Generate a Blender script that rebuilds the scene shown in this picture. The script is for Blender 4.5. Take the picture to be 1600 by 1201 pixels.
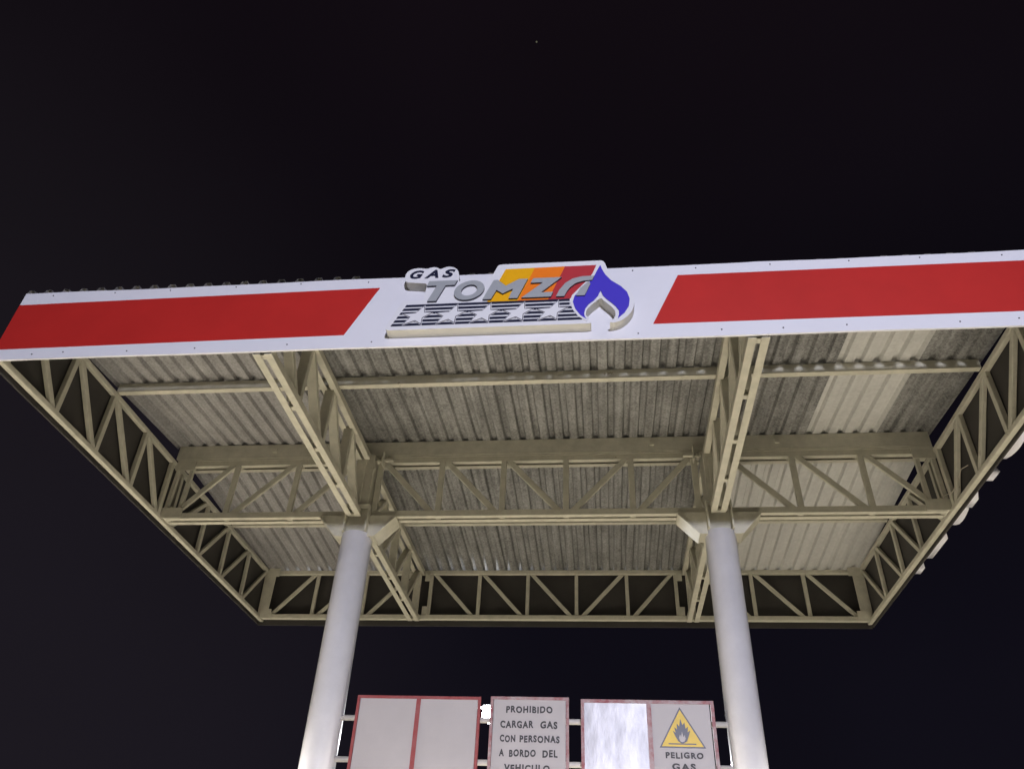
import bpy, bmesh, math, random
from mathutils import Vector, Matrix
random.seed(7)
S = bpy.context.scene
COL = S.collection
for o in list(bpy.data.objects): bpy.data.objects.remove(o)

# ------------------------------------------------------------------ camera
cam_d = bpy.data.cameras.new("camera"); cam = bpy.data.objects.new("camera", cam_d); COL.objects.link(cam)
yaw, pitch, roll = -0.1344, 0.6406, 0.0527
fw = Vector((math.sin(yaw)*math.cos(pitch), math.cos(yaw)*math.cos(pitch), math.sin(pitch)))
rt = Vector((math.cos(yaw), -math.sin(yaw), 0)); up = rt.cross(fw)
r2 = math.cos(roll)*rt + math.sin(roll)*up; u2 = -math.sin(roll)*rt + math.cos(roll)*up
M = Matrix((r2, u2, -fw)).transposed().to_4x4(); M.translation = (0, 0, 1.6)
cam.matrix_world = M
cam_d.sensor_width = 36; cam_d.lens = 36*1212.9/1600; cam_d.clip_end = 2000; cam_d.clip_start = 0.05
S.camera = cam
S.render.resolution_x, S.render.resolution_y = 1024, 768

# ------------------------------------------------------------------ view, night sky
S.view_settings.view_transform = 'Standard'; S.view_settings.look = 'None'
S.view_settings.exposure = 0; S.view_settings.gamma = 1
W = bpy.data.worlds.new("World"); S.world = W; W.use_nodes = True
nt = W.node_tree; bg = nt.nodes['Background']
tc = nt.nodes.new('ShaderNodeTexCoord'); sp = nt.nodes.new('ShaderNodeSeparateXYZ')
rp = nt.nodes.new('ShaderNodeValToRGB'); nz = nt.nodes.new('ShaderNodeTexNoise'); mx = nt.nodes.new('ShaderNodeMixRGB')
nt.links.new(tc.outputs['Generated'], sp.inputs[0]); nt.links.new(sp.outputs['Z'], rp.inputs[0])
e = rp.color_ramp.elements
e[0].position = 0.0; e[0].color = (.0085, .0075, .0135, 1)
e[1].position = 0.9; e[1].color = (.0078, .0050, .0078, 1)
k = e.new(.35); k.color = (.0060, .0052, .0100, 1)
k = e.new(.62); k.color = (.0050, .0040, .0068, 1)
nz.inputs['Scale'].default_value = 2.2; nz.inputs['Detail'].default_value = 2
nt.links.new(tc.outputs['Generated'], nz.inputs['Vector'])
mx.blend_type = 'MULTIPLY'; mx.inputs[0].default_value = .45
nt.links.new(rp.outputs[0], mx.inputs[1]); nt.links.new(nz.outputs['Fac'], mx.inputs[2])
dt = nt.nodes.new('ShaderNodeVectorMath'); dt.operation = 'DOT_PRODUCT'; dt.inputs[1].default_value = Vector((-.80, .55, .12)).normalized()
nrm = nt.nodes.new('ShaderNodeVectorMath'); nrm.operation = 'NORMALIZE'
nt.links.new(tc.outputs['Generated'], nrm.inputs[0]); nt.links.new(nrm.outputs[0], dt.inputs[0])
g2 = nt.nodes.new('ShaderNodeMapRange'); g2.inputs[1].default_value = .62; g2.inputs[2].default_value = 1.0; g2.interpolation_type = 'SMOOTHSTEP'
nt.links.new(dt.outputs['Value'], g2.inputs[0])
ad = nt.nodes.new('ShaderNodeMixRGB'); ad.blend_type = 'ADD'; ad.inputs[2].default_value = (.0075, .0060, .0066, 1)
nt.links.new(g2.outputs[0], ad.inputs[0]); nt.links.new(mx.outputs[0], ad.inputs[1])
nt.links.new(ad.outputs[0], bg.inputs['Color']); bg.inputs['Strength'].default_value = .92

# ------------------------------------------------------------------ lamps of the forecourt and added fill
def spot(name, loc, target, power, color, angle=70, radius=.25, blend=.6):
    d = bpy.data.lights.new(name, 'SPOT'); d.energy = power; d.color = color
    d.spot_size = math.radians(angle); d.spot_blend = blend; d.shadow_soft_size = radius
    o = bpy.data.objects.new(name, d); COL.objects.link(o); o.location = loc
    o.rotation_euler = (Vector(target)-Vector(loc)).to_track_quat('-Z', 'Y').to_euler()
    return o
# cool street floodlight behind the viewer (lights fascia, columns, sign boards)
spot('floodlight', (2.6, -9.0, 6.12), (-.6, 5, 5.2), 7000, (.83, .835, 1.0), 75, .22)
# warm forecourt floodlights aimed down at the concrete; its bounce lights the canopy's underside
spot('yard_floodlight', (-9.2, 7.0, 2.9), (-4.8, 7.6, 0), 10500, (1.0, .955, .88), 76, .3)
spot('yard_floodlight', (8.2, 7.0, 2.9), (3.8, 7.8, 0), 7000, (1.0, .955, .88), 76, .3)
spot('yard_floodlight', (-12, 3.0, 3.0), (-1, 7.8, 3.4), 1300, (1.0, .88, .66), 22, .25)  # aimed at the columns instead, added to warm their left edges
spot('yard_floodlight', (-1.0, -2.0, 5.2), (-1.0, 0.5, 0), 2300, (1.0, .96, .86), 92, .3)

# added unseen spot low under the canopy, strengthens the bounce off the ground
spot('bounce_fill', (-.7, 6.2, 2.45), (-.7, 6.2, 0), 1500, (1.0, .96, .89), 150, .2)
# ------------------------------------------------------------------ materials
def mat(name, base, rough=.5, metal=0, coat=0, mottle=0, mscale=8, dark=None, bump=0, bscale=40, stretch=(1, 1, 1), spec=.5):
    m = bpy.data.materials.new(name); m.use_nodes = True; t = m.node_tree; b = t.nodes['Principled BSDF']
    b.inputs['Base Color'].default_value = (*base, 1); b.inputs['Roughness'].default_value = rough
    b.inputs['Metallic'].default_value = metal; b.inputs['Coat Weight'].default_value = coat; b.inputs['Coat Roughness'].default_value = .13
    b.inputs['Specular IOR Level'].default_value = spec
    if mottle or bump:
        c = t.nodes.new('ShaderNodeTexCoord'); mp = t.nodes.new('ShaderNodeMapping'); mp.inputs['Scale'].default_value = stretch
        t.links.new(c.outputs['Object'], mp.inputs[0])
    if mottle:
        n = t.nodes.new('ShaderNodeTexNoise'); n.inputs['Scale'].default_value = mscale; n.inputs['Detail'].default_value = 6
        n.inputs['Roughness'].default_value = .65
        t.links.new(mp.outputs[0], n.inputs['Vector'])
        r = t.nodes.new('ShaderNodeValToRGB'); r.color_ramp.elements[0].position = .32; r.color_ramp.elements[1].position = .68
        d = dark or tuple(x*(1-mottle) for x in base)
        r.color_ramp.elements[0].color = (*d, 1); r.color_ramp.elements[1].color = (*base, 1)
        t.links.new(n.outputs['Fac'], r.inputs[0]); t.links.new(r.outputs[0], b.inputs['Base Color'])
    if bump:
        n2 = t.nodes.new('ShaderNodeTexNoise'); n2.inputs['Scale'].default_value = bscale; n2.inputs['Detail'].default_value = 4
        t.links.new(mp.outputs[0], n2.inputs['Vector'])
        bp = t.nodes.new('ShaderNodeBump'); bp.inputs['Strength'].default_value = bump; bp.inputs['Distance'].default_value = .01
        t.links.new(n2.outputs['Fac'], bp.inputs['Height']); t.links.new(bp.outputs[0], b.inputs['Normal'])
    return m

CREAM = mat('cream_paint', (.50, .478, .385), .5, mottle=.2, mscale=9, bump=.15, bscale=60)
def chips(m, scale, thr, col):
    t = m.node_tree; b = t.nodes['Principled BSDF']; src = b.inputs['Base Color'].links[0].from_socket
    c = t.nodes.new('ShaderNodeTexCoord'); n = t.nodes.new('ShaderNodeTexNoise'); n.inputs['Scale'].default_value = scale; n.inputs['Detail'].default_value = 9; n.inputs['Roughness'].default_value = .72
    t.links.new(c.outputs['Object'], n.inputs['Vector'])
    r = t.nodes.new('ShaderNodeValToRGB'); r.color_ramp.elements[0].position = thr; r.color_ramp.elements[1].position = thr+.04
    t.links.new(n.outputs['Fac'], r.inputs[0]); x = t.nodes.new('ShaderNodeMixRGB'); x.inputs[2].default_value = (*col, 1)
    t.links.new(r.outputs[0], x.inputs[0]); t.links.new(src, x.inputs[1]); t.links.new(x.outputs[0], b.inputs['Base Color'])
chips(CREAM, 5, .665, (.20, .165, .11))
COLW = mat('white_column_paint', (.75, .74, .77), .36, coat=.6, mottle=.10, mscale=4, bump=.06, bscale=14)
FASW = mat('white_panel', (.74, .74, .79), .42, mottle=.04, mscale=2, bump=.05, bscale=3)
FASB = mat('panel_back', (.042, .038, .034), .75, mottle=.3, mscale=3)
chips(COLW, 7, .70, (.30, .27, .24))
chips(FASW, 3.5, .70, (.50, .49, .50))
RED = mat('red_vinyl', (.50, .024, .020), .5, spec=.3, mottle=.12, mscale=1.6)
SIGNBOX = mat('white_foam_face', (.72, .72, .75), .45)
BOXSIDE = mat('box_return', (.50, .49, .45), .5, mottle=.08, mscale=6)
NAVY = mat('navy_vinyl', (.010, .012, .035), .4)
YEL = mat('amber_vinyl', (.80, .40, .004), .4)
ORA = mat('orange_vinyl', (.85, .20, .012), .4)
CRIM = mat('crimson_vinyl', (.44, .035, .045), .4)
BLUE = mat('violet_blue_vinyl', (.065, .045, .50), .35)
SILV = mat('silver_letter', (.40, .42, .44), .45, metal=.25)
SCREW = mat('dark_screw', (.16, .16, .17), .4, metal=.8)
ROPE = mat('grey_cable', (.42, .38, .3), .6)
FRAME = mat('worn_red_frame', (.24, .035, .038), .55, mottle=.6, mscale=14, dark=(.27, .075, .08))
FRAMEW = mat('faded_peeling_frame', (.36, .30, .32), .5, mottle=.6, mscale=11, dark=(.24, .055, .065))
PANEL = mat('blank_white_board', (.41, .39, .415), .5, mottle=.07, mscale=3)
TEXT = mat('grey_brush_letter', (.03, .03, .036), .6, mottle=.5, mscale=30, dark=(.065, .063, .072))
YSIGN = mat('warning_yellow', (.66, .46, .03), .45, mottle=.12, mscale=12)
RAIL = mat('white_rail_paint', (.6, .58, .56), .35)
LAMPM = mat('lamp_housing', (.12, .12, .12), .5, metal=.5)
POLE = mat('galvanised_pole', (.2, .2, .2), .5, metal=.6)

def sheet_material(name, lo, hi, metal, rough, vscale):
    m = bpy.data.materials.new(name); m.use_nodes = True; t = m.node_tree; b = t.nodes['Principled BSDF']
    c = t.nodes.new('ShaderNodeTexCoord')
    v = t.nodes.new('ShaderNodeTexVoronoi'); v.inputs['Scale'].default_value = vscale
    n = t.nodes.new('ShaderNodeTexNoise'); n.inputs['Scale'].default_value = 3.; n.inputs['Detail'].default_value = 8; n.inputs['Roughness'].default_value = .7
    mp = t.nodes.new('ShaderNodeMapping'); mp.inputs['Scale'].default_value = (11, .45, 1)
    n2 = t.nodes.new('ShaderNodeTexNoise'); n2.inputs['Scale'].default_value = 2.; n2.inputs['Detail'].default_value = 4
    t.links.new(c.outputs['Object'], v.inputs['Vector']); t.links.new(c.outputs['Object'], n.inputs['Vector'])
    t.links.new(c.outputs['Object'], mp.inputs[0]); t.links.new(mp.outputs[0], n2.inputs['Vector'])
    def math_(op, a, b2):
        q = t.nodes.new('ShaderNodeMath'); q.operation = op
        for i, x in enumerate((a, b2)):
            if isinstance(x, (int, float)): q.inputs[i].default_value = x
            else: t.links.new(x, q.inputs[i])
        return q.outputs[0]
    sepc = t.nodes.new('ShaderNodeSeparateColor'); t.links.new(v.outputs['Color'], sepc.inputs[0])
    f = math_('ADD', math_('MULTIPLY', sepc.outputs[0], .26), math_('ADD', math_('MULTIPLY', n.outputs['Fac'], .55), math_('MULTIPLY', n2.outputs['Fac'], .62)))
    r = t.nodes.new('ShaderNodeValToRGB'); r.color_ramp.elements[0].position = .48; r.color_ramp.elements[1].position = .98
    r.color_ramp.elements[0].color = (*lo, 1); r.color_ramp.elements[1].color = (*hi, 1)
    t.links.new(f, r.inputs[0]); t.links.new(r.outputs[0], b.inputs['Base Color'])
    b.inputs['Metallic'].default_value = metal; b.inputs['Roughness'].default_value = rough
    return m
GALV = sheet_material('galvanised_sheet', (.09, .088, .083), (.35, .347, .333), .25, .5, 60)
GALVL = sheet_material('dull_galvanised_sheet', (.17, .165, .162), (.36, .35, .345), .2, .55, 60)
WSHEET = sheet_material('milky_white_sheet', (.40, .395, .375), (.50, .495, .47), 0, .5, 30)

def foil():
    m = bpy.data.materials.new('scratched_foil'); m.use_nodes = True; t = m.node_tree; b = t.nodes['Principled BSDF']
    c = t.nodes.new('ShaderNodeTexCoord'); n = t.nodes.new('ShaderNodeTexNoise'); n.inputs['Scale'].default_value = 5; n.inputs['Detail'].default_value = 6
    mp = t.nodes.new('ShaderNodeMapping'); mp.inputs['Scale'].default_value = (3.2, 1, 1.3)
    n2 = t.nodes.new('ShaderNodeTexNoise'); n2.inputs['Scale'].default_value = 2.2; n2.inputs['Detail'].default_value = 5
    t.links.new(c.outputs['Object'], n.inputs['Vector']); t.links.new(c.outputs['Object'], mp.inputs[0]); t.links.new(mp.outputs[0], n2.inputs['Vector'])
    r = t.nodes.new('ShaderNodeValToRGB'); r.color_ramp.elements[0].position = .35; r.color_ramp.elements[1].position = .65
    r.color_ramp.elements[0].color = (.34, .34, .37, 1); r.color_ramp.elements[1].color = (.50, .50, .54, 1)
    t.links.new(n2.outputs['Fac'], r.inputs[0]); t.links.new(r.outputs[0], b.inputs['Base Color'])
    a = t.nodes.new('ShaderNodeMath'); a.operation = 'ADD'; t.links.new(n.outputs['Fac'], a.inputs[0]); t.links.new(n2.outputs['Fac'], a.inputs[1])
    bp = t.nodes.new('ShaderNodeBump'); bp.inputs['Strength'].default_value = .22; bp.inputs['Distance'].default_value = .02
    t.links.new(a.outputs[0], bp.inputs['Height']); t.links.new(bp.outputs[0], b.inputs['Normal'])
    b.inputs['Metallic'].default_value = .35; b.inputs['Roughness'].default_value = .42
    return m
FOIL = foil()
def emit(name, col, st):
    m = bpy.data.materials.new(name); m.use_nodes = True; b = m.node_tree.nodes['Principled BSDF']
    b.inputs['Base Color'].default_value = (*col, 1); b.inputs['Emission Color'].default_value = (*col, 1); b.inputs['Emission Strength'].default_value = st
    return m
GLOW = emit('lit_lens', (.92, .95, 1.0), 60)
STARM = emit('star_glow', (.9, .9, .6), .10)

# ------------------------------------------------------------------ helpers
def obj(name, bm, material, parent=None):
    me = bpy.data.meshes.new(name); bmesh.ops.recalc_face_normals(bm, faces=bm.faces); bm.to_mesh(me); bm.free()
    for m in (material if isinstance(material, (list, tuple)) else [material]): me.materials.append(m)
    o = bpy.data.objects.new(name, me); COL.objects.link(o)
    if parent: o.parent = parent
    return o
def tag(o, label, cat=None, group=None, kind=None):
    if label: o['label'] = label
    if cat: o['category'] = cat
    if group: o['group'] = group
    if kind: o['kind'] = kind
    return o
def thing(name, label, cat, group=None):
    o = bpy.data.objects.new(name, None); COL.objects.link(o); o.empty_display_size = .2
    return tag(o, label, cat, group)
def box(bm, x0, x1, y0, y1, z0, z1, mi=0, bev=0):
    vs = [bm.verts.new((x, y, z)) for x in (x0, x1) for y in (y0, y1) for z in (z0, z1)]
    fs = []
    for i in ((0, 1, 3, 2), (4, 6, 7, 5), (0, 4, 5, 1), (2, 3, 7, 6), (0, 2, 6, 4), (1, 5, 7, 3)):
        f = bm.faces.new([vs[j] for j in i]); f.material_index = mi; fs.append(f)
    if bev: bmesh.ops.bevel(bm, geom=list({e for f in fs for e in f.edges}), offset=bev, segments=2, affect='EDGES', profile=.5)
def extr(bm, p0, p1, prof, a, b):
    """closed profile (2-D, along axes a, b) swept from p0 to p1"""
    p0, p1, a, b = Vector(p0), Vector(p1), Vector(a), Vector(b)
    A = [bm.verts.new(p0+a*x+b*y) for x, y in prof]; B = [bm.verts.new(p1+a*x+b*y) for x, y in prof]
    n = len(prof)
    for i in range(n): bm.faces.new((A[i], A[(i+1) % n], B[(i+1) % n], B[i]))
    bm.faces.new(A); bm.faces.new(B[::-1])
def rounded(w, h, r=.008):
    out = []
    for cx, cy, s in ((w/2-r, h/2-r, 0), (-w/2+r, h/2-r, 90), (-w/2+r, -h/2+r, 180), (w/2-r, -h/2+r, 270)):
        for k in (0, 45, 90):
            t = math.radians(s+k); out.append((cx+r*math.cos(t), cy+r*math.sin(t)))
    return out
def bar(bm, p0, p1, w, d, normal):
    """web member: w wide in the plane of the truss, d deep along the truss normal"""
    p0, p1 = Vector(p0), Vector(p1); n = Vector(normal).normalized(); t = (p1-p0).normalized()
    extr(bm, p0, p1, rounded(w, d, .006), t.cross(n), n)
def prism(bm, pts, mapf, d0, d1, mi=0, side_mi=None):
    """outline pts pushed from depth d0 to d1, mapf(u, v, d) -> xyz"""
    A = [bm.verts.new(mapf(x, y, d0)) for x, y in pts]; B = [bm.verts.new(mapf(x, y, d1)) for x, y in pts]
    n = len(pts); sm = mi if side_mi is None else side_mi
    for i in range(n):
        f = bm.faces.new((A[i], A[(i+1) % n], B[(i+1) % n], B[i])); f.material_index = sm
    f = bm.faces.new(A); f.material_index = sm
    f = bm.faces.new(B[::-1]); f.material_index = mi
def offset(pts, d):
    ar = sum(pts[i][0]*pts[(i+1) % len(pts)][1]-pts[(i+1) % len(pts)][0]*pts[i][1] for i in range(len(pts)))
    s = 1 if ar > 0 else -1; out = []
    for i in range(len(pts)):
        p, q, r = Vector(pts[i-1]), Vector(pts[i]), Vector(pts[(i+1) % len(pts)])
        e1, e2 = (q-p).normalized(), (r-q).normalized()
        n1, n2 = Vector((e1.y, -e1.x))*s, Vector((e2.y, -e2.x))*s
        m = (n1+n2); m = m.normalized() if m.length > 1e-4 else n1
        k = d/max(.45, m.dot(n1)); out.append((q.x+m.x*k, q.y+m.y*k))
    return out
def smooth_poly(pts, it=1):
    for _ in range(it):
        o = []
        for i in range(len(pts)):
            p, q = pts[i], pts[(i+1) % len(pts)]
            L = math.hypot(q[0]-p[0], q[1]-p[1]); t = min(.25, .02/L if L else .25)
            o.append((p[0]+(q[0]-p[0])*t, p[1]+(q[1]-p[1])*t)); o.append((q[0]-(q[0]-p[0])*t, q[1]-(q[1]-p[1])*t))
        pts = o
    return pts
def text_mesh(body, u0, u1, v0, v1, mapf, depth, weight=.02, shear=0, material=None, name='lettering', parent=None, space=1.0, jitter=0, side=None, d0=0):
    """letters fitted to the box u0..u1, v0..v1 of the surface mapf(u, v, d); d grows towards the viewer"""
    c = bpy.data.curves.new('t', 'FONT'); c.body = body; c.size = 1; c.shear = shear; c.offset = weight; c.extrude = .5; c.space_character = space; c.resolution_u = 4
    o = bpy.data.objects.new('t', c); COL.objects.link(o); dg = bpy.context.evaluated_depsgraph_get()
    me = bpy.data.meshes.new_from_object(o.evaluated_get(dg)); bpy.data.objects.remove(o)
    xs = [v.co.x for v in me.vertices]; ys = [v.co.y for v in me.vertices]
    x0, x1, y0, y1 = min(xs), max(xs), min(ys), max(ys)
    for v in me.vertices:
        u = u0+(v.co.x-x0)/(x1-x0)*(u1-u0); w = v0+(v.co.y-y0)/(y1-y0)*(v1-v0)
        if jitter: w += jitter*math.sin(u*41+v0*7)
        v.co = mapf(u, w, d0+depth*(v.co.z+.5))
    me.materials.clear(); me.materials.append(material)
    if side: me.materials.append(side)
    me.name = name
    me.update()
    if side:
        n0 = Vector(mapf(0, 0, 1))-Vector(mapf(0, 0, 0))
        for p in me.polygons: p.material_index = 0 if abs(p.normal.dot(n0)) > .7 else 1
    ob = bpy.data.objects.new(name, me); COL.objects.link(ob); ob.parent = parent
    return ob

# ------------------------------------------------------------------ ground
bm = bmesh.new(); bmesh.ops.create_grid(bm, x_segments=2, y_segments=2, size=400)
g = obj('ground', bm, mat('dusty_concrete', (.46, .425, .36), .8, mottle=.25, mscale=1.5, bump=.3, bscale=8)); tag(g, 'dusty pale concrete forecourt under the canopy', kind='structure')

# ------------------------------------------------------------------ the canopy
XL, XR, YF, YM, YR = -5.125, 3.695, 4.736, 7.80, 11.02
CL, CR = -2.755, 1.27
ZB, ZT = 5.60, 6.315
canopy = thing('forecourt_canopy', 'large cream steel truss canopy with white and red fascia on two round white columns', 'canopy')
NXL = [-5.06, -4.34, -3.57, -2.83]; NXC = [-2.56, -1.82, -1.09, -.37, .37, 1.08]; NXR = [1.40, 2.16, 2.90, 3.63]
NYF = [4.82, 5.57, 6.28, 7.0, 7.66]; NYR = [7.94, 8.74, 9.45, 10.2, 10.95]
ANG_L = [(0, 0), (.064, 0), (.064, .007), (.007, .007), (.007, .07), (0, .07)]    # angle: leg to +a at the bottom, upright at a=0

def double_chord(bm, p0, p1, side, z):
    """two facing angles with a gap; side = unit vector across the chord"""
    s = Vector(side); zz = Vector((0, 0, 1))
    for k in (-1, 1):
        off = s*(-k*.083)                                 # upright on the outside
        extr(bm, Vector(p0)+off, Vector(p1)+off, [(x*k, y) for x, y in ANG_L], s, zz)
def battens(bm, pts, side, z):
    s = Vector(side); t = Vector((s.y, -s.x, 0))
    for p in pts:
        p = Vector(p)
        extr(bm, p-s*.075+Vector((0, 0, .012)), p+s*.075+Vector((0, 0, .012)), [(-.03, 0), (.03, 0), (.03, .02), (-.03, .02)], t, (0, 0, 1))

def web(parent, nodes, rule, P, normal, w=.058, d=.05, ends=True, jog=.0):
    """rule(i) = 1: top of node i to bottom of node i+1; -1 the other way.  P(s, z) -> point"""
    zb, zt = ZB+.03, ZT-.005
    for i, s in enumerate(nodes):
        if (i in (0, len(nodes)-1)) and not ends: continue
        bm = bmesh.new(); bar(bm, P(s, zb), P(s, zt), w, d, normal); obj('vertical', bm, CREAM, parent)
    for i in range(len(nodes)-1):
        a, b = nodes[i], nodes[i+1]; g_ = .055
        bm = bmesh.new()
        if rule(i) > 0: bar(bm, P(a+g_, zt), P(b-g_, zb), w, d-.006, normal)
        else: bar(bm, P(a+g_, zb), P(b-g_, zt), w, d-.006, normal)
        obj('diagonal', bm, CREAM, parent)

# side trusses: single tube chords
for X, sgn, XT in ((XL, -1, XL-.027), (XR, 1, XR+.005)):
    bm = bmesh.new()
    extr(bm, (X, YF+.03, ZB+.01), (X, YR+.06, ZB+.01), rounded(.056, .052), (1, 0, 0), (0, 0, 1))
    extr(bm, (XT, YF+.03, ZT+.012), (XT, YR+.05, ZT+.012), rounded(.054, .055), (1, 0, 0), (0, 0, 1))
    tr = obj('roof_truss', bm, CREAM, canopy)
    web(tr, NYF, lambda i: 1, lambda s, z: (X if z < 6 else XT, s, z), (1, 0, 0), w=.06, d=.05)
    web(tr, NYR, lambda i: -1, lambda s, z: (X if z < 6 else XT, s, z), (1, 0, 0), w=.055, d=.045)
    # corner post of plate at the rear
    bm = bmesh.new()
    box(bm, X-sgn*.06-.075, X-sgn*.06+.075, YR-.10, YR-.09, ZB+.02, ZT+.02)
    box(bm, X-sgn*.10-.09, X-sgn*.10+.09, YR-.112, YR-.102, ZB-.02, ZB+.12)
    box(bm, X-sgn*.10-.09, X-sgn*.10+.09, YR-.112, YR-.102, ZT-.08, ZT+.05)
    obj('corner_post', bm, CREAM, tr)

# rear truss
bm = bmesh.new()
extr(bm, (XL+.04, YR, ZB+.04), (XR-.04, YR, ZB+.04), rounded(.07, .07), (0, 1, 0), (0, 0, 1))
extr(bm, (XL+.04, YR, ZT+.018), (XR-.04, YR, ZT+.018), rounded(.06, .065), (0, 1, 0), (0, 0, 1))
tr = obj('roof_truss', bm, CREAM, canopy)
PR = lambda s, z: (s, YR, z)
web(tr, NXL, lambda i: -1, PR, (0, 1, 0), w=.052, d=.045, ends=False)
web(tr, NXC, lambda i: 1 if i < 3 else -1, PR, (0, 1, 0), w=.052, d=.045)
web(tr, NXR, lambda i: 1, PR, (0, 1, 0), w=.052, d=.045, ends=False)
for x in (-2.56, 1.08):
    for z in (ZB+.07, ZT-.13):
        bm = bmesh.new(); box(bm, x-.09 if x < 0 else x+.01, x-.01 if x < 0 else x+.09, YR-.055, YR-.045, z, z+.12); obj('clip_plate', bm, CREAM, tr)

# middle truss: three bays of double angles
tr = None
bm = bmesh.new()
for x0, x1 in ((XL+.06, CL-.13), (CL+.12, CR-.12), (CR+.12, XR-.06)):
    double_chord(bm, (x0, YM+.015, ZB), (x1, YM+.015, ZB), (0, 1, 0), ZB)
    double_chord(bm, (x0, YM+.02, ZT-.01), (x1, YM+.02, ZT-.01), (0, 1, 0), ZT)
battens(bm, [(x, YM+.015, ZB) for x in NXL[:3]+NXC[1:5]+NXR[1:]], (0, 1, 0), ZB)
battens(bm, [(x, YM+.02, ZT-.01) for x in NXL[1:3]+NXC[1:5]+NXR[1:3]], (0, 1, 0), ZT)
tr = obj('roof_truss', bm, CREAM, canopy)
PM = lambda s, z: (s, YM-.045, z)
web(tr, NXL, lambda i: -1, PM, (0, 1, 0), w=.066, d=.04, ends=False)
web(tr, NXC, lambda i: 1 if i < 3 else -1, PM, (0, 1, 0), w=.066, d=.04)
web(tr, NXR, lambda i: 1, PM, (0, 1, 0), w=.066, d=.04, ends=False)
for X, s in ((XL, 1), (XR, -1)):
    bm = bmesh.new()
    for dx in (.04, .21): box(bm, X+s*dx-.022, X+s*dx+.022, YM-.075, YM-.03, ZB+.05, ZT-.02)
    obj('end_post', bm, CREAM, tr)
    bm = bmesh.new()
    box(bm, X+s*.13-.12, X+s*.13+.12, YM-.092, YM-.080, ZT-.08, ZT+.065)
    obj('end_plate', bm, CREAM, tr); bm = bmesh.new()
    box(bm, X+s*.14-.13, X+s*.14+.13, YM-.092, YM-.080, ZB+.0, ZB+.13)
    obj('end_plate', bm, CREAM, tr)

# two cross trusses, front and rear half each
for X in (CL, CR):
    bm = bmesh.new()
    for y0, y1 in ((YF+.03, YM-.17), (YM+.20, YR-.05)):
        double_chord(bm, (X, y0, ZB-.03), (X, y1, ZB-.03), (1, 0, 0), ZB)
        double_chord(bm, (X, y0, ZT-.02), (X, y1, ZT-.02), (1, 0, 0), ZT)
    battens(bm, [(X, y, ZB-.03) for y in NYF[:]+NYR], (1, 0, 0), ZB)
    battens(bm, [(X, y, ZT-.02) for y in NYF[1:]+NYR[:4]], (1, 0, 0), ZT)
    tr = obj('roof_truss', bm, CREAM, canopy)
    PX = lambda s, z: (X, s, z)
    web(tr, NYF, lambda i: 1, PX, (1, 0, 0), w=.06, d=.10)
    web(tr, NYR, lambda i: -1, PX, (1, 0, 0), w=.055, d=.10)

# purlins (C section) and ridge beam
def c_prof(h, f, t=.006): return [(0, 0), (f, 0), (f, t), (t, t), (t, h-t), (f, h-t), (f, h), (0, h)]
for y, z, h, f, nm in ((6.27, 6.364, .103, .065, 'purlin'), (9.45, 6.364, .095, .065, 'purlin'), (YM-.10, 6.385, .185, .10, 'ridge_beam'), (YF+.03, 6.262, .10, .05, 'purlin')):
    bm = bmesh.new(); extr(bm, (XL-.02, y, z), (XR-.02, y, z), c_prof(h, f), (0, 1, 0), (0, 0, 1))
    if nm == 'ridge_beam':
        box(bm, XL+.03, XR-.03, y-.004, y-.0005, z-.03, z-.008)
        for x in (.62, 2.02, -3.9): box(bm, x-.025, x+.025, y-.02, y-.001, z+.07, z+.12)
    obj(nm, bm, CREAM, canopy)

# roof sheets
PER = .172
def zroof(y): return 6.577-abs(y-YM)*.0688
def sheet(x0, x1, ya, yb, material, dz=0):
    prof = []; k = math.floor((x0-3.13)/PER)-1
    while True:
        s = 3.13+k*PER
        if s > x1: break
        for dx, z in ((0, 0), (.080, 0), (.098, .040), (.146, .040), (.164, 0)):
            if x0-.001 <= s+dx <= x1+.001: prof.append((s+dx, z))
        k += 1
    bm = bmesh.new(); rows = []
    ny = 6
    for j in range(ny+1):
        y = ya+(yb-ya)*j/ny; wob = .002*math.sin(y*3+x0*5)
        rows.append([bm.verts.new((x, y, zroof(y)+z+dz+wob)) for x, z in prof])
    for j in range(ny):
        for i in range(len(prof)-1): bm.faces.new((rows[j][i], rows[j][i+1], rows[j+1][i+1], rows[j+1][i]))
    o = obj('roof_sheet', bm, material, canopy)
    md = o.modifiers.new('thickness', 'SOLIDIFY'); md.thickness = .0015; md.offset = 1
    return o
edges = [-5.245, -4.61, -3.75, -2.89, -2.03, -1.17, -.31, .55, 1.41, 2.27, 3.13, 3.775]
for i in range(len(edges)-1):
    a, b = edges[i], edges[i+1]
    m = WSHEET if i == 9 else (GALVL if b < -2.5 else GALV)
    o = sheet(a, b+(.092 if i < 10 else 0), YF+.014 if b < -1.9 else YF+.04, YM-.02, m, .004*(i % 2)+(.006 if b < -1.9 else 0))
    if m is WSHEET: o['label'] = 'milky white roof sheet among the grey ones in front half'
redges = [-5.225, -4.79, -3.93, -3.07, -2.21, -1.35, -.49, .37, 1.23, 2.09, 2.95, 3.79]
for i in range(len(redges)-1):
    a, b = redges[i], redges[i+1]
    m = WSHEET if i >= 8 else (GALVL if b < -2.5 else GALV)
    o = sheet(a, b+(.092 if i < 10 else 0), YM+.02, YR+.06, m, .004*(i % 2))
    if m is WSHEET: o['label'] = 'milky white roof sheet in rear right corner'

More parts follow.
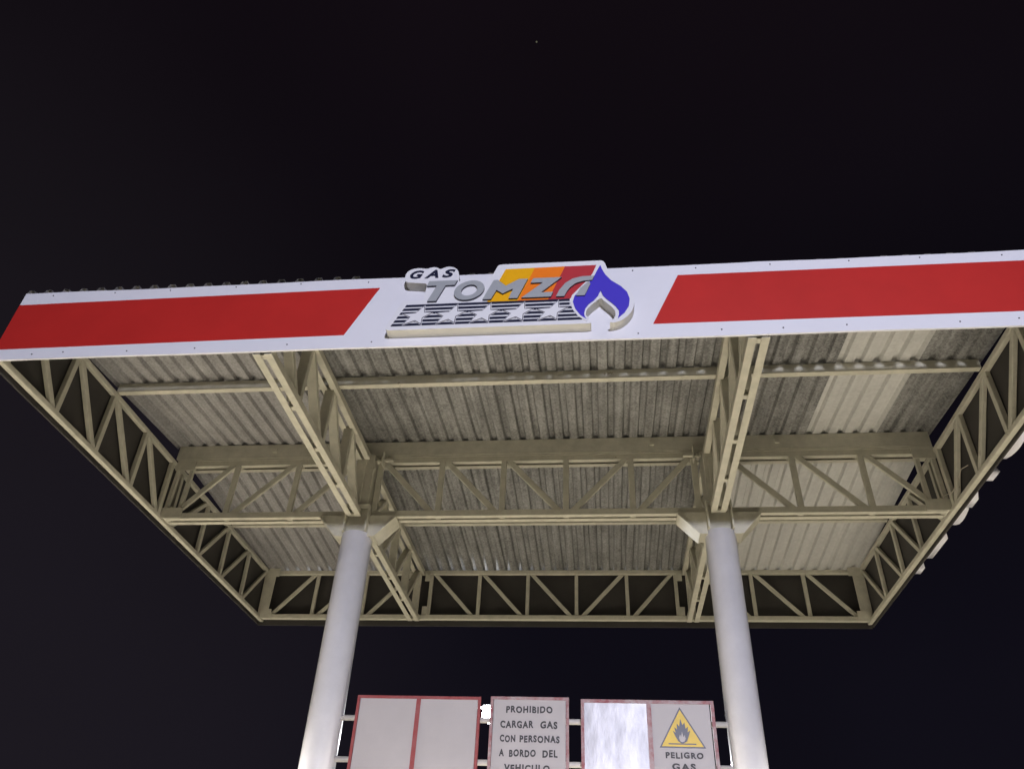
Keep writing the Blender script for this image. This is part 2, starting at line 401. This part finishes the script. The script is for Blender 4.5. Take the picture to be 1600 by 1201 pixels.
# fascia panels
fm = lambda u, v, d: (u, YF-d, v)
FZ0, FZ1 = 5.582, 6.363
def sheared(z, x_low, x_high): return x_low+(x_high-x_low)*(z-5.723)/(6.25-5.723)
def screw_row(parent, pts, nrm):
    bm = bmesh.new(); bmesh.ops.create_uvsphere(bm, u_segments=8, v_segments=5, radius=.0065); first = None
    for p in pts:
        if first is None: first = obj('screw', bm, SCREW, parent); first.location = p
        else:
            c = first.copy(); COL.objects.link(c); c.parent = parent; c.location = p
FX0, FX1 = XL-.08, XR+.055
bm = bmesh.new(); NF = 60
ring = []
for i in range(NF+1):
    x = FX0+(FX1-FX0)*i/NF; w1 = .0035*math.sin(x*2.1)+.002*math.sin(x*5.3+1)+(.006 if x > 1.35 else 0); w0 = .002*math.sin(x*3.1+2)
    ring.append([bm.verts.new(p) for p in ((x, YF, FZ0+w0), (x, YF+.018, FZ0+w0), (x, YF+.018, FZ1+w1), (x, YF, FZ1+w1))])
for a, b in zip(ring, ring[1:]):
    for k in range(4): bm.faces.new((a[k], a[(k+1) % 4], b[(k+1) % 4], b[k]))
bm.faces.new(ring[0]); bm.faces.new(ring[-1][::-1])
fa = obj('fascia', bm, [FASW, FASB], canopy)
for p in fa.data.polygons:
    if p.normal.y > .5: p.material_index = 1
tag(fa, 'front fascia, white with two red slanted stripes')
bm = bmesh.new(); prism(bm, [(FX0, 5.697), (-2.071, 5.723), (-1.838, 6.248), (FX0, 6.220)], fm, .0, .003)
obj('red_stripe', bm, RED, fa)
bm = bmesh.new(); prism(bm, [(.466, 5.725), (FX1, 5.722), (FX1, 6.253), (.703, 6.251)], fm, .0, .003)
obj('red_stripe', bm, RED, fa)
pts = []
x = -4.9
while x < 3.7:
    pts.append((x+random.uniform(-.05, .05), YF-.002, 6.33+random.uniform(-.008, .008)))
    if not (-1.7 < x < .3): pts.append((x+random.uniform(-.25, .25), YF-.002, 5.64+random.uniform(-.01, .02)))
    x += .58
screw_row(fa, pts, None)
for X, s in ((FX0, 1), (FX1, -1)):
    bm = bmesh.new(); box(bm, min(X, X+s*.018), max(X, X+s*.018), YF+.0205, YR+.10, FZ0-.02, FZ1)
    f = obj('fascia', bm, [FASW, FASB], canopy)
    for p in f.data.polygons:
        if abs(p.normal.z) > .5 or p.normal.x*s > .5: p.material_index = 1
    bm = bmesh.new()
    for y0, y1 in ((YF+.03, 6.0), (10.0, YR+.09)): box(bm, min(X, X-s*.003), max(X, X-s*.003), y0, y1, 5.72, 6.25)
    obj('red_stripe', bm, RED, f)
bm = bmesh.new(); box(bm, FX0+.0205, FX1-.0205, YR+.08, YR+.098, FZ0-.04, FZ1-.015)
f = obj('fascia', bm, FASB, canopy)

# columns
def tube(bm, p0, p1, r, n=48, cap=True):
    p0, p1 = Vector(p0), Vector(p1); t = (p1-p0).normalized(); a = t.orthogonal().normalized(); b = t.cross(a)
    A = [bm.verts.new(p0+(a*math.cos(2*math.pi*i/n)+b*math.sin(2*math.pi*i/n))*r) for i in range(n)]
    B = [bm.verts.new(p1+(a*math.cos(2*math.pi*i/n)+b*math.sin(2*math.pi*i/n))*r) for i in range(n)]
    for i in range(n):
        f = bm.faces.new((A[i], A[(i+1) % n], B[(i+1) % n], B[i])); f.smooth = True
    if cap: bm.faces.new(A[::-1]); bm.faces.new(B)
for X, r in ((-2.72, .172), (1.278, .162)):
    bm = bmesh.new(); tube(bm, (X, YM, 0), (X, YM, 5.385), r)
    col = obj('column', bm, COLW, canopy)
    bm = bmesh.new()      # baseplate
    box(bm, X-.28, X+.28, YM-.28, YM+.28, .004, .03, 0, .004); obj('base_plate', bm, COLW, col)
    bm = bmesh.new()      # open channel head facing the front
    box(bm, X-.12, X+.12, YM-.08, YM-.06, 5.387, 5.70)
    box(bm, X-.135, X-.118, YM-.175, YM+.175, 5.387, 5.692)
    box(bm, X+.118, X+.135, YM-.175, YM+.175, 5.387, 5.692)
    box(bm, X-.137, X+.137, YM-.178, YM-.062, 5.694, 5.706)
    box(bm, X-.118, X+.118, YM+.10, YM+.12, 5.387, 5.69)
    obj('head_bracket', bm, CREAM, col)
    bm = bmesh.new()      # box stub between the chords
    box(bm, X-.105, X+.105, YM-.16, YM+.16, 5.708, 6.36); obj('upper_stub', bm, CREAM, col)
    for sx in (-1, 1):    # side gussets with a sloping flange
        bm = bmesh.new()
        prism(bm, [(X+sx*.137, 5.60), (X+sx*.42, 5.60), (X+sx*.42, 5.575), (X+sx*.205, 5.345), (X+sx*.137, 5.345)], lambda u, v, d: (u, YM-.10+d, v), 0, .22)
        prism(bm, [(X+sx*.44, 5.598), (X+sx*.44, 5.568), (X+sx*.225, 5.338), (X+sx*.205, 5.345), (X+sx*.42, 5.576), (X+sx*.42, 5.598)], lambda u, v, d: (u, YM-.115+d, v), 0, .25)
        obj('gusset', bm, CREAM, col)
    bm = bmesh.new()
    prism(bm, [(YM+.176, 5.60), (YM+.44, 5.60), (YM+.44, 5.575), (YM+.23, 5.35), (YM+.176, 5.35)], lambda u, v, d: (X-.09+d, u, v), 0, .18)
    obj('gusset', bm, CREAM, col)
    # bolts lugs at the top joint
    bm = bmesh.new(); sx = 1 if X < 0 else -1
    box(bm, X+sx*.12, X+sx*.32, YM-.135, YM-.10, 6.29, 6.325); box(bm, X+sx*.20, X+sx*.212, YM-.19, YM-.08, 6.22, 6.40)
    tube(bm, (X+sx*.16, YM-.16, 6.24), (X+sx*.16, YM-.16, 6.31), .014, 12)
    obj('bolt_lug', bm, CREAM, col)

# ------------------------------------------------------------------ logo sign on the front fascia
outline = [(-1.693, 5.696), (-1.676, 5.67), (-0.022, 5.668), (-0.028, 5.688), (-0.054, 5.714), (-0.067, 5.761), (-0.059, 5.812), (-0.013, 5.872), (0.026, 5.906), (0.058, 5.942), (0.087, 5.898), (0.124, 5.859), (0.161, 5.811), (0.172, 5.759), (0.161, 5.719), (0.141, 5.695), (0.124, 5.681), (0.123, 5.671), (0.163, 5.667), (0.216, 5.688), (0.275, 5.742), (0.312, 5.808), (0.328, 5.895), (0.313, 5.975), (0.266, 6.053), (0.195, 6.114), (0.147, 6.185), (0.125, 6.242), (0.111, 6.299), (0.1, 6.343), (0.077, 6.364), (0.053, 6.364), (-0.776, 6.368), (-0.796, 6.361), (-0.807, 6.339), (-0.832, 6.269), (-0.85, 6.228), (-0.899, 6.164), (-0.951, 6.206), (-1.034, 6.226), (-1.09, 6.211), (-1.125, 6.182), (-1.125, 6.233), (-1.136, 6.308), (-1.164, 6.35), (-1.212, 6.372), (-1.262, 6.364), (-1.297, 6.341), (-1.329, 6.368), (-1.372, 6.373), (-1.416, 6.354), (-1.481, 6.369), (-1.531, 6.364), (-1.578, 6.34), (-1.598, 6.295), (-1.596, 6.249), (-1.578, 6.203), (-1.409, 6.182), (-1.395, 6.164), (-1.398, 6.114), (-1.408, 6.021), (-1.395, 5.982), (-1.575, 5.987), (-1.593, 5.966), (-1.614, 5.908), (-1.662, 5.788)]
YLOGO = YF-.10
lm = lambda u, v, d: (u, YLOGO-d, v)
logo = thing('logo_sign', 'raised gas company logo sign with blue flame, stars and silver letters on front fascia', 'sign')
bm = bmesh.new(); prism(bm, smooth_poly(outline), lambda u, v, d: (u, YF-.001-d, v), 0, .099, 0, 1); obj('backing_box', bm, [SIGNBOX, BOXSIDE], logo)
for nm, pts, m in (('yellow_band', [(-0.732, 6.306), (-0.484, 6.308), (-0.621, 5.932), (-0.872, 5.932)], YEL),
                   ('orange_band', [(-0.484, 6.308), (-0.23, 6.309), (-0.369, 5.932), (-0.621, 5.932)], ORA),
                   ('crimson_band', [(-0.23, 6.309), (0.031, 6.31), (-0.019, 6.167), (-0.052, 6.098), (-0.119, 6.037), (-0.167, 5.975), (-0.194, 5.932), (-0.369, 5.932)], CRIM)):
    bm = bmesh.new(); prism(bm, pts, lm, -.001, .003); obj(nm, bm, m, logo)
# navy stripes
bm = bmesh.new()
for z in (5.926, 5.886, 5.845, 5.803, 5.761, 5.722):
    h = .0118
    xl = lambda zz: -1.55+(zz-5.92)*.465
    xr = lambda zz: -.192 if zz > 5.87 else -.192+(5.87-zz)*.62
    prism(bm, [(xl(z-h), z-h), (xr(z-h), z-h), (xr(z+h), z+h), (xl(z+h), z+h)], lm, -.001, .0045)
obj('navy_stripes', bm, NAVY, logo)
base = [(-0.835, 5.912), (-0.831, 5.841), (-0.768, 5.838), (-0.842, 5.790), (-0.846, 5.724), (-0.897, 5.763), (-0.988, 5.724), (-0.939, 5.799), (-0.996, 5.832), (-0.898, 5.838)]
for k in range(5):
    dx = (k-2)*.2755-.002; s = [(x+dx, z) for x, z in base]
    bm = bmesh.new(); prism(bm, offset(s, .0085), lm, .003, .0055); prism(bm, s, lm, .003, .0095)
    st = obj('star', bm, SIGNBOX, logo)
    bm = bmesh.new(); prism(bm, offset(s, .0048), lm, .003, .0075); obj('star_outline', bm, NAVY, st)
for k in range(4):
    cx = -1.3085+k*.2755; bm = bmesh.new(); P_ = []
    for i in range(9):
        t = -1+i/4; P_.append((cx+t*.075, 5.849-.042*t*t))
    prism(bm, P_+[(x, z-.008) for x, z in P_[::-1]], lm, -.0005, .0062); obj('arc', bm, NAVY, logo)
flame = [(0.063, 6.302), (0.081, 6.24), (0.103, 6.188), (0.148, 6.119), (0.224, 6.05), (0.271, 5.983), (0.288, 5.908), (0.279, 5.836), (0.242, 5.766), (0.187, 5.708), (0.198, 5.748), (0.198, 5.788), (0.177, 5.831), (0.14, 5.879), (0.103, 5.918), (0.077, 5.956), (0.059, 6.014), (0.035, 5.953), (0.003, 5.908), (-0.036, 5.873), (-0.068, 5.823), (-0.078, 5.772), (-0.073, 5.736), (-0.058, 5.708), (-0.107, 5.751), (-0.148, 5.822), (-0.167, 5.901), (-0.151, 5.964), (-0.104, 6.025), (-0.064, 6.077), (-0.024, 6.118), (0.008, 6.171), (0.034, 6.236)]
bm = bmesh.new(); prism(bm, flame, lm, -.001, .009); fl = obj('flame', bm, BLUE, logo)
border = [(0.063, 6.325), (0.01, 6.235), (-0.018, 6.18), (-0.05, 6.13), (-0.122, 6.04), (-0.175, 5.97), (-0.188, 5.90), (-0.168, 5.815), (-0.122, 5.738), (-0.058, 5.69), (-0.04, 5.72), (-.10, 5.80), (-0.1, 5.90), (0, 6.0), (0.063, 6.2)]
bm = bmesh.new(); prism(bm, border, lm, -.001, .0068); obj('flame_border', bm, SIGNBOX, fl)
LET = {'T': [(-1.373, 6.185), (-1.132, 6.183), (-1.153, 6.130), (-1.229, 6.130), (-1.295, 5.955), (-1.369, 5.955), (-1.303, 6.131), (-1.390, 6.131)],
       'M': [(-0.906, 5.952), (-0.825, 6.166), (-0.788, 6.166), (-0.719, 6.095), (-0.612, 6.166), (-0.538, 6.166), (-0.618, 5.952), (-0.691, 5.952), (-0.656, 6.060), (-0.743, 6.009), (-0.794, 6.052), (-0.836, 5.952)],
       'Z': [(-0.514, 6.117), (-0.493, 6.168), (-0.257, 6.168), (-0.425, 6.005), (-0.326, 6.005), (-0.345, 5.953), (-0.586, 5.953), (-0.410, 6.117)],
       'A': [(-0.303, 5.953), (-0.276, 6.024), (-0.229, 6.097), (-0.166, 6.146), (-0.087, 6.168), (0.012, 6.168), (-0.006, 6.121), (-0.079, 6.116), (-0.142, 6.092), (-0.19, 6.046), (-0.217, 5.999), (-0.236, 5.953)],
       'A2': [(-0.14, 5.953), (-0.106, 6.035), (-0.036, 6.108), (-0.022, 6.078), (-0.070, 5.953)]}
def letter(polys, holes=None):
    bm = bmesh.new()
    for p in polys: prism(bm, p, lm, .004, .022, 0, 1)
    return obj('letter', bm, [SILV, NAVY], logo)
letter([LET['T']])
# O as a slanted ring
bm = bmesh.new(); n = 40; rings = []
for (rx, rz, d) in ((.124, .109, .004), (.124, .109, .022), (.066, .062, .022), (.066, .062, .004)):
    rings.append([bm.verts.new(lm(-1.024+rx*math.cos(2*math.pi*i/n)+.18*rz*math.sin(2*math.pi*i/n)*1.2, 6.063+rz*math.sin(2*math.pi*i/n), d)) for i in range(n)])
for a in range(4):
    b = (a+1) % 4
    for i in range(n):
        f = bm.faces.new((rings[a][i], rings[a][(i+1) % n], rings[b][(i+1) % n], rings[b][i])); f.material_index = 0 if a == 1 else 1
obj('letter', bm, [SILV, NAVY], logo)
letter([LET['M']]); letter([LET['Z']]); letter([LET['A'], LET['A2']])
for ch, a, b in (('G', -1.555, -1.435), ('A', -1.425, -1.305), ('S', -1.275, -1.163)):
    text_mesh(ch, a, b, 6.240, 6.334, lm, .006, weight=.035, shear=.30, material=NAVY, name='letter', parent=logo, d0=-.001)

# ------------------------------------------------------------------ raised letters on the right-hand fascia, seen from behind and below
side = thing('side_lettering', 'row of thick white raised letters outside the right fascia, only their undersides showing', 'sign')
sm_ = lambda u, v, d: (FX1+.001+d, u, v)
for ch, a, b, z in (('G', 6.22, 6.92, 5.69), ('A', 7.10, 7.86, 5.70), ('S', 7.88, 8.40, 5.69), ('L', 8.60, 9.14, 5.70), ('P', 9.42, 9.92, 5.70)):
    text_mesh(ch, a, b, z, z+(.5 if ch != '.' else .12), sm_, .195, weight=.045, material=FASW, name='letter', parent=side)

# ------------------------------------------------------------------ rails and sign boards between the columns
for z, nm in ((3.455, 'highest'), (3.085, 'second highest'), (2.42, 'lowest')):
    bm = bmesh.new(); tube(bm, (-2.72+.16, YM-.02, z), (1.278-.15, YM-.02, z), .026, 16)
    r = obj('sign_rail', bm, RAIL); tag(r, 'white pipe rail between the two columns, %s of the three behind the signs' % nm, 'rail', 'rails carrying the sign boards')
YS = 7.70
sgm = lambda u, v, d: (u, YS-d, v)
def board(name, label, x0, x1, z0, z1, panels, fw_=.026, div=(), fm_=None):
    t = thing(name, label, 'sign', 'warning boards on the rails')
    bm = bmesh.new()
    box(bm, x0, x0+fw_, YS-.012, YS+.028, z0, z1); box(bm, x1-fw_, x1, YS-.012, YS+.028, z0, z1)
    box(bm, x0+fw_, x1-fw_, YS-.011, YS+.027, z1-fw_, z1); box(bm, x0+fw_, x1-fw_, YS-.011, YS+.027, z0, z0+fw_)
    for d in div: box(bm, d-.021, d+.021, YS-.0105, YS+.02, z0+fw_, z1-fw_)
    obj('frame', bm, fm_ or FRAME, t)
    for a, b, m in panels:
        bm = bmesh.new(); box(bm, a, b, YS-.004, YS+.012, z0+fw_, z1-fw_); obj('panel', bm, m, t)
    return t
board('sign_board', 'red framed board of two blank white panels beside the left column', -2.394, -1.18, 2.30, 3.645,
      ((-2.364, -1.807, PANEL), (-1.765, -1.21, PANEL)), div=(-1.786,))
b2 = board('sign_board', 'narrow red framed board with grey lettering forbidding loading gas with people aboard', -1.083, -.338, 2.30, 3.652, ((-1.053, -.368, PANEL),), fm_=FRAMEW)
ZT_ = [(3.569, 3.507), (3.437, 3.372), (3.311, 3.249), (3.187, 3.125), (3.062, 3.000)]
for wtxt, a, b, (zt, zb_) in (('PROHIBIDO', -.932, -.492, ZT_[0]), ('CARGAR', -.982, -.668, ZT_[1]), ('GAS', -.605, -.445, ZT_[1]), ('CON', -.980, -.835, ZT_[2]), ('PERSONAS', -.795, -.424, ZT_[2]),
                         ('A', -.982, -.935, ZT_[3]), ('BORDO', -.888, -.642, ZT_[3]), ('DEL', -.580, -.442, ZT_[3]), ('VEHICULO', -.930, -.512, ZT_[4])):
    text_mesh(wtxt, a, b, zb_, zt, sgm, .0025, weight=.045, material=TEXT, name='lettering', parent=b2, space=1.22, jitter=.003, d0=.0035)
b3 = board('sign_board', 'worn board with shiny foil half and yellow fire triangle beside the right column', -.225, 1.003, 2.30, 3.640,
           ((-.195, .385, FOIL), (.427, .960, PANEL)), fw_=.03, div=(.406,), fm_=FRAMEW)
tri = [(.688, 3.574), (.490, 3.234), (.890, 3.234)]
bm = bmesh.new(); prism(bm, offset(tri, .004), sgm, .003, .0055); wt = obj('warning_triangle', bm, NAVY, b3)
bm = bmesh.new(); prism(bm, offset(tri, -.008), sgm, .004, .0070); obj('triangle_face', bm, YSIGN, wt)
fire = [(.655, 3.285), (.632, 3.325), (.612, 3.375), (.635, 3.358), (.628, 3.405), (.650, 3.385), (.652, 3.440), (.672, 3.412), (.686, 3.480), (.702, 3.425), (.722, 3.450), (.728, 3.395), (.750, 3.412), (.745, 3.365), (.768, 3.380), (.752, 3.330), (.732, 3.285), (.700, 3.270), (.680, 3.270)]
bm = bmesh.new(); prism(bm, fire, sgm, .005, .0085); prism(bm, [(.565, 3.268), (.812, 3.268), (.812, 3.259), (.565, 3.259)], sgm, .005, .0085); obj('fire_symbol', bm, NAVY, wt)
bm = bmesh.new(); prism(bm, [(.672, 3.286), (.662, 3.315), (.674, 3.345), (.682, 3.325), (.693, 3.370), (.704, 3.322), (.716, 3.340), (.722, 3.308), (.710, 3.286), (.690, 3.279)], sgm, .006, .0100); obj('inner_flame', bm, PANEL, wt)
text_mesh('PELIGRO', .532, .866, 3.142, 3.194, sgm, .0025, weight=.045, material=TEXT, name='lettering', parent=b3, space=1.25, jitter=.002, d0=.0035)
text_mesh('GAS', .582, .790, 3.045, 3.102, sgm, .0025, weight=.045, material=TEXT, name='lettering', parent=b3, space=1.3, jitter=.002, d0=.0035)

# ------------------------------------------------------------------ loose cable on the right truss
bm = bmesh.new()
cp = [Vector(p) for p in ((3.64, 7.80, 5.80), (3.64, 7.70, 5.77), (3.64, 7.55, 5.71), (3.64, 7.42, 5.712), (3.64, 7.31, 5.755), (3.64, 7.20, 5.79), (3.66, 7.09, 5.77))]
for a, b in zip(cp, cp[1:]): tube(bm, a, b, .004, 8)
c = obj('loose_cable', bm, ROPE); tag(c, 'thin loose cable drooping from the lower chord of the right truss', 'cable')

# ------------------------------------------------------------------ street lamp far behind the signs
LD = Vector((-.1365, .963, .2325)).normalized(); LP = Vector((0, 0, 1.66))+LD*17
lamp = thing('street_lamp', 'bright white street lamp glaring between the first two sign boards', 'street lamp')
bm = bmesh.new(); tube(bm, (LP.x-.95, LP.y, 0), (LP.x-.95, LP.y, LP.z+.15), .05, 20); tube(bm, (LP.x-.95, LP.y, LP.z+.12), (LP.x-.1, LP.y, LP.z+.14), .03, 14); obj('pole', bm, POLE, lamp)
bm = bmesh.new(); box(bm, LP.x-.13, LP.x+.10, LP.y-.10, LP.y+.12, LP.z+.085, LP.z+.17, 0, .02); obj('lamp_head', bm, LAMPM, lamp)
bm = bmesh.new(); bmesh.ops.create_uvsphere(bm, u_segments=20, v_segments=12, radius=.15); bmesh.ops.translate(bm, verts=bm.verts, vec=LP); bmesh.ops.scale(bm, verts=bm.verts, vec=(1, 1, 1.1), space=Matrix.Translation(-LP))
obj('lens', bm, GLOW, lamp)
d = bpy.data.lights.new('lamp_light', 'POINT'); d.energy = 650; d.color = (.92, .95, 1); d.shadow_soft_size = .1
o = bpy.data.objects.new('lamp_light', d); COL.objects.link(o); o.location = LP+Vector((0, -.2, 0)); o.parent = lamp

# ------------------------------------------------------------------ one faint star
bm = bmesh.new(); bmesh.ops.create_icosphere(bm, subdivisions=2, radius=.32)
bmesh.ops.translate(bm, verts=bm.verts, vec=Vector((-.058, .486, .872))*300)
s = obj('star', bm, STARM); tag(s, 'single faint star high in the black night sky', 'star')
